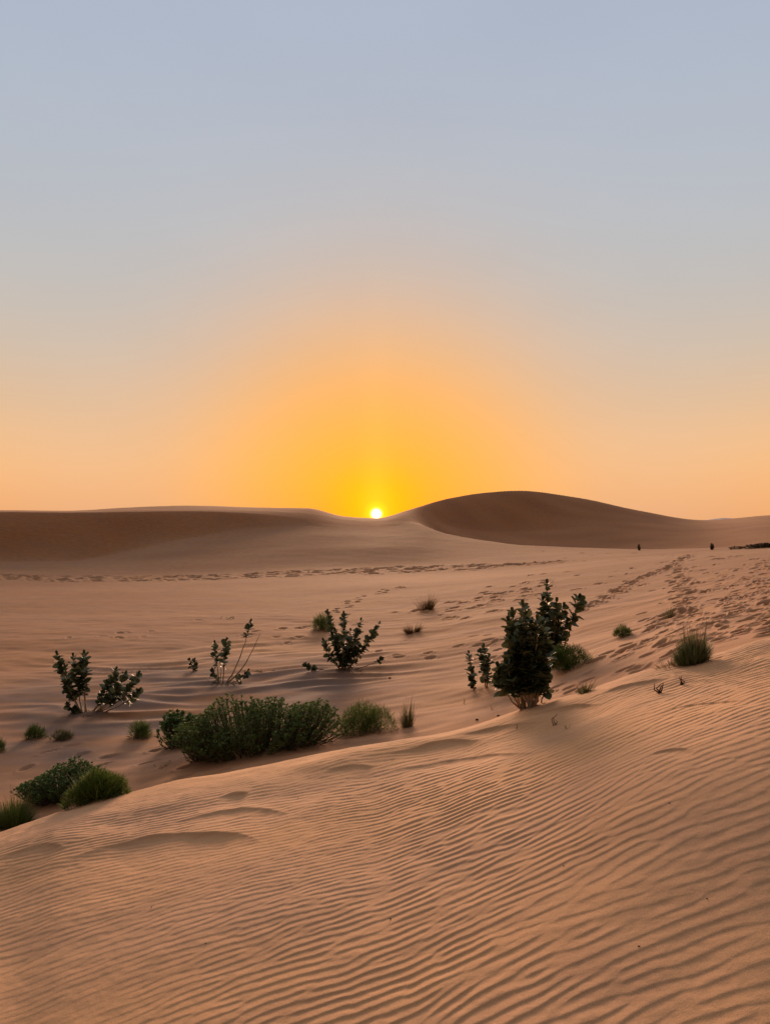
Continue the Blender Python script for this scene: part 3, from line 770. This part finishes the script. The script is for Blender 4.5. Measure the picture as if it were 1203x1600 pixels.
    B('bleached branch lying right of the pale-stemmed sodom apple', hit(405,1050), .24, 6, 92, 'bleached branches right of the pale-stemmed sodom apple')
    B('pale twig scattered on the sand left of the largest bush', hit(250,1197), .10, 6, 93, 'pale twigs left of the largest bush')
    B('pale twig lying alone in the open far left of the valley', hit(66,962), .2, 1, 94, 'pale twigs in the open valley')
    for i, (o, n, lab) in enumerate(LITTER):
        lab = ('dry twig lying under the sparse pale-stemmed sodom apple' if 'sparse' in lab else 'dry twig lying under the spreading sodom apple at far left' if 'spreading' in lab else 'dry twig lying under the many-stemmed sodom apple')
        B(lab, o+Vector((0, -.1, 0)), .22, min(n, 7), 95+i, lab.replace('dry twig', 'dry twigs'))
    pebble('dark pebble on open sand below the thin leaning stem', hit(609,1060), .035, 101)
    pebble('dark pebble on sand above the rounded green dome', hit(560,1101), .03, 102)
    pebble('dark pebble below the pale dry stalk, farther of two', hit(778,1119), .025, 103)
    pebble('dark pebble below the pale dry stalk, nearer of two', hit(745,1125), .028, 104)

# ------------------------------------------------------------------ sky, sun, camera
SUN_X, SUN_Y = 588, 803.0
def sun_dir():
    return Vector(((SUN_X-CX)/F, 1, (HY-SUN_Y)/F)).normalized()

def world():
    w = bpy.data.worlds.new('World'); scene.world = w; w.use_nodes = True
    nt = w.node_tree; N = nt.nodes; L = nt.links.new
    bg = N['Background']; out = N['World Output']
    sd = sun_dir(); elev = math.asin(sd.z); rot = math.atan2(sd.x, sd.y)
    tc = N.new('ShaderNodeTexCoord')
    nv = N.new('ShaderNodeVectorMath'); nv.operation = 'NORMALIZE'; L(tc.outputs['Generated'], nv.inputs[0])
    def math1(op, a, b=None, c=None):
        n = N.new('ShaderNodeMath'); n.operation = op
        for i, v in enumerate((a, b, c)):
            if v is None: continue
            if isinstance(v, (int, float)): n.inputs[i].default_value = v
            else: L(v, n.inputs[i])
        return n.outputs[0]
    sep = N.new('ShaderNodeSeparateXYZ'); L(nv.outputs[0], sep.inputs[0])
    el = math1('MULTIPLY', math1('ARCSINE', sep.outputs['Z']), 180/math.pi)
    dot = N.new('ShaderNodeVectorMath'); dot.operation = 'DOT_PRODUCT'; L(nv.outputs[0], dot.inputs[0]); dot.inputs[1].default_value = sd
    th = math1('MULTIPLY', math1('ARCCOSINE', math1('MINIMUM', dot.outputs['Value'], 1.0)), 180/math.pi)
    def rmp(val, stops, span, soft=True):
        r = ramp(nt, [(p/span, c) for p, c in stops], 'B_SPLINE' if soft else 'LINEAR')
        L(math1('MAXIMUM', math1('DIVIDE', val, span), 0.0), r.inputs['Fac']); return r.outputs['Color']
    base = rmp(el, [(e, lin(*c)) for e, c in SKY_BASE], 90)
    glow = rmp(th, [(e, lin(*c)) for e, c in SKY_GLOW], 30)
    g = lambda v: (v, v, v, 1)
    fac = rmp(th, [(t, g(f)) for t, f in SKY_FAC], 40)
    mx = N.new('ShaderNodeMix'); mx.data_type = 'RGBA'; L(fac, mx.inputs[0]); L(base, mx.inputs[6]); L(glow, mx.inputs[7])
    # the quarter of the sky away from the sun is dimmer
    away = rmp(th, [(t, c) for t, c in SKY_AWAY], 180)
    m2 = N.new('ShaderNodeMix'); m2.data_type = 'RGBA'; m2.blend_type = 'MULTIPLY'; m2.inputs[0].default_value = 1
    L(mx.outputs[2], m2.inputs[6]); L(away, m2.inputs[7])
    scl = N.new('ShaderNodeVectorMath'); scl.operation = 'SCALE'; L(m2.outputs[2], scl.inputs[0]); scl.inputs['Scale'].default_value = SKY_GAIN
    # aureole: unsaturated red of the glow exceeds what a display can show
    au = rmp(th, [(t, c) for t, c in SKY_AUREOLE], 30)
    a1 = N.new('ShaderNodeVectorMath'); L(scl.outputs[0], a1.inputs[0]); L(au, a1.inputs[1])
    # the disc of the sun
    disc = rmp(th, [(0, (1, .98, .85, 1)), (.30, (1, .95, .7, 1)), (.39, (.5, .38, .10, 1)), (.55, (.12, .06, .0, 1)), (1.1, (0, 0, 0, 1))], 4, False)
    ds = N.new('ShaderNodeVectorMath'); ds.operation = 'SCALE'; L(disc, ds.inputs[0]); ds.inputs['Scale'].default_value = 3.0
    a2 = N.new('ShaderNodeVectorMath'); L(a1.outputs[0], a2.inputs[0]); L(ds.outputs[0], a2.inputs[1])
    # a faint pillar of light standing over the sun, and thin uneven dust in the air
    azd = math1('SUBTRACT', math1('MULTIPLY', math1('ARCTAN2', sep.outputs['X'], sep.outputs['Y']), 180/math.pi), math.degrees(rot))
    pil = math1('MULTIPLY', math1('EXPONENT', math1('MULTIPLY', math1('POWER', math1('ABSOLUTE', math1('DIVIDE', azd, 1.1)), 2), -1)),
                math1('EXPONENT', math1('MULTIPLY', math1('ABSOLUTE', el), -.22)))
    pc = N.new('ShaderNodeVectorMath'); pc.operation = 'SCALE'; pc.inputs[0].default_value = (.25, .10, .02); L(pil, pc.inputs['Scale'])
    ap = N.new('ShaderNodeVectorMath'); L(a2.outputs[0], ap.inputs[0]); L(pc.outputs[0], ap.inputs[1])
    dm = N.new('ShaderNodeMapping'); dm.inputs['Scale'].default_value = (1.6, 1.6, 4); L(nv.outputs[0], dm.inputs['Vector'])
    dn = N.new('ShaderNodeTexNoise'); dn.inputs['Scale'].default_value = 2.6; dn.inputs['Detail'].default_value = 5; L(dm.outputs['Vector'], dn.inputs['Vector'])
    dk = math1('MULTIPLY_ADD', dn.outputs['Fac'], .07, .965)
    a2 = N.new('ShaderNodeVectorMath'); a2.operation = 'SCALE'; L(ap.outputs[0], a2.inputs[0]); L(dk, a2.inputs['Scale'])
    # a share of physical sky with the sun at the same place
    sky = N.new('ShaderNodeTexSky'); sky.sky_type = 'NISHITA'; sky.sun_disc = False
    sky.sun_elevation = max(elev, math.radians(.5)); sky.sun_rotation = rot; sky.air_density = 1; sky.dust_density = 2
    s3 = N.new('ShaderNodeVectorMath'); s3.operation = 'SCALE'; L(sky.outputs[0], s3.inputs[0]); s3.inputs['Scale'].default_value = NISHITA
    a3 = N.new('ShaderNodeVectorMath'); L(a2.outputs[0], a3.inputs[0]); L(s3.outputs[0], a3.inputs[1])
    L(a3.outputs[0], bg.inputs['Color']); bg.inputs['Strength'].default_value = .7071
    L(bg.outputs[0], out.inputs['Surface'])
    w.cycles.sampling_method = 'MANUAL'; w.cycles.sample_map_resolution = 1024
    # the lamp
    ld = bpy.data.lights.new('sun', 'SUN'); ld.energy = 4.6; ld.angle = math.radians(18); ld.color = (1, .60, .36)
    lo = bpy.data.objects.new('sun', ld); COL.objects.link(lo)
    gl = Vector((sd.x, sd.y, math.tan(math.radians(6)))).normalized()   # middle of the glow round the setting sun
    lo.rotation_euler = (-gl).to_track_quat('-Z', 'Y').to_euler(); lo.location = (0, 30, 40)

SKY_BASE = [(0,(243,170,106)), (1,(244,174,110)), (3,(246,183,122)), (5,(243,187,132)), (8,(228,187,146)), (12,(206,187,168)), (17,(190,188,186)), (22,(183,188,195)), (29,(175,184,199)), (37,(169,180,200)), (41,(190,192,200)), (47,(292,283,272)), (60,(292,281,268)), (90,(225,212,198))]  # unseen sky above the frame is brightened, added as fill for the sand
SKY_GLOW = [(0,(255,206,4)), (1,(255,200,6)), (2.5,(255,184,24)), (4.5,(254,175,48)), (8,(250,174,74)), (12,(244,177,100)), (17,(228,180,136)), (24,(200,184,172))]
SKY_FAC = [(0,1), (3,1), (6,.94), (10,.85), (14,.66), (19,.38), (25,.15), (32,.03), (40,0)]
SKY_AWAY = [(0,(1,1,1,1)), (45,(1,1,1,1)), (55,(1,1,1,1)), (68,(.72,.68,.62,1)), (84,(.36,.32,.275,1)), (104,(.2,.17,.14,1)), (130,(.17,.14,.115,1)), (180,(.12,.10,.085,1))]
SKY_AUREOLE = [(0,(.9,0,0,1)), (4,(.4,0,0,1)), (8,(.03,0,0,1)), (12,(0,0,0,1)), (30,(0,0,0,1))]
SKY_GAIN = 1.0
NISHITA = 0.02

def hills():
    """a low ridge on the horizon, haze put into its colour, about a kilometre and a half away"""
    xs = np.linspace(600, 820, 60); V = []; Fc = []
    top = 11.5*np.exp(-((xs-690)/52)**2)+2.5*np.exp(-((xs-752)/26)**2)+noise(xs*.05, xs*0)*1.2
    for j, (dy, f) in enumerate(((-110, 0), (-55, .45), (-18, .85), (0, 1), (40, .8), (130, 0))):
        for i, x in enumerate(xs): V.append((x, 1500+dy+6*float(noise(x*.04+j, j*3.1)), EYE-10+max(0, top[i]+2)*f))
    n = len(xs)
    for j in range(5):
        for i in range(n-1): Fc.append((j*n+i, j*n+i+1, (j+1)*n+i+1, (j+1)*n+i))
    m = Mesh(); m.add(V, Fc); o = m.build('hills', M['haze_ridge'])
    o['kind'] = 'structure'; o['label'] = 'low pale hills far away on the horizon at right'; o['category'] = 'hill'

def camera():
    cd = bpy.data.cameras.new('camera'); co = bpy.data.objects.new('camera', cd); COL.objects.link(co)
    cd.sensor_fit = 'VERTICAL'; cd.sensor_height = 36; cd.sensor_width = 27; cd.lens = 26*1.0
    cd.clip_start = .05; cd.clip_end = 20000
    cd.shift_y = (HY-800)/1600
    co.location = (0, 0, EYE); co.rotation_euler = (math.pi/2, 0, 0)
    scene.camera = co

materials()
make_footprints()
plants()
build_terrain()
hills()
world()
camera()
scene.view_settings.view_transform = 'Standard'; scene.view_settings.look = 'None'
scene.view_settings.exposure = 0.5; scene.view_settings.gamma = 1.0
scene.view_settings.use_curve_mapping = False
scene.render.engine = 'CYCLES'
scene.cycles.use_denoising = True
scene.cycles.max_bounces = 6
scene.cycles.sample_clamp_direct = 6; scene.cycles.sample_clamp_indirect = 3
scene.render.film_transparent = False
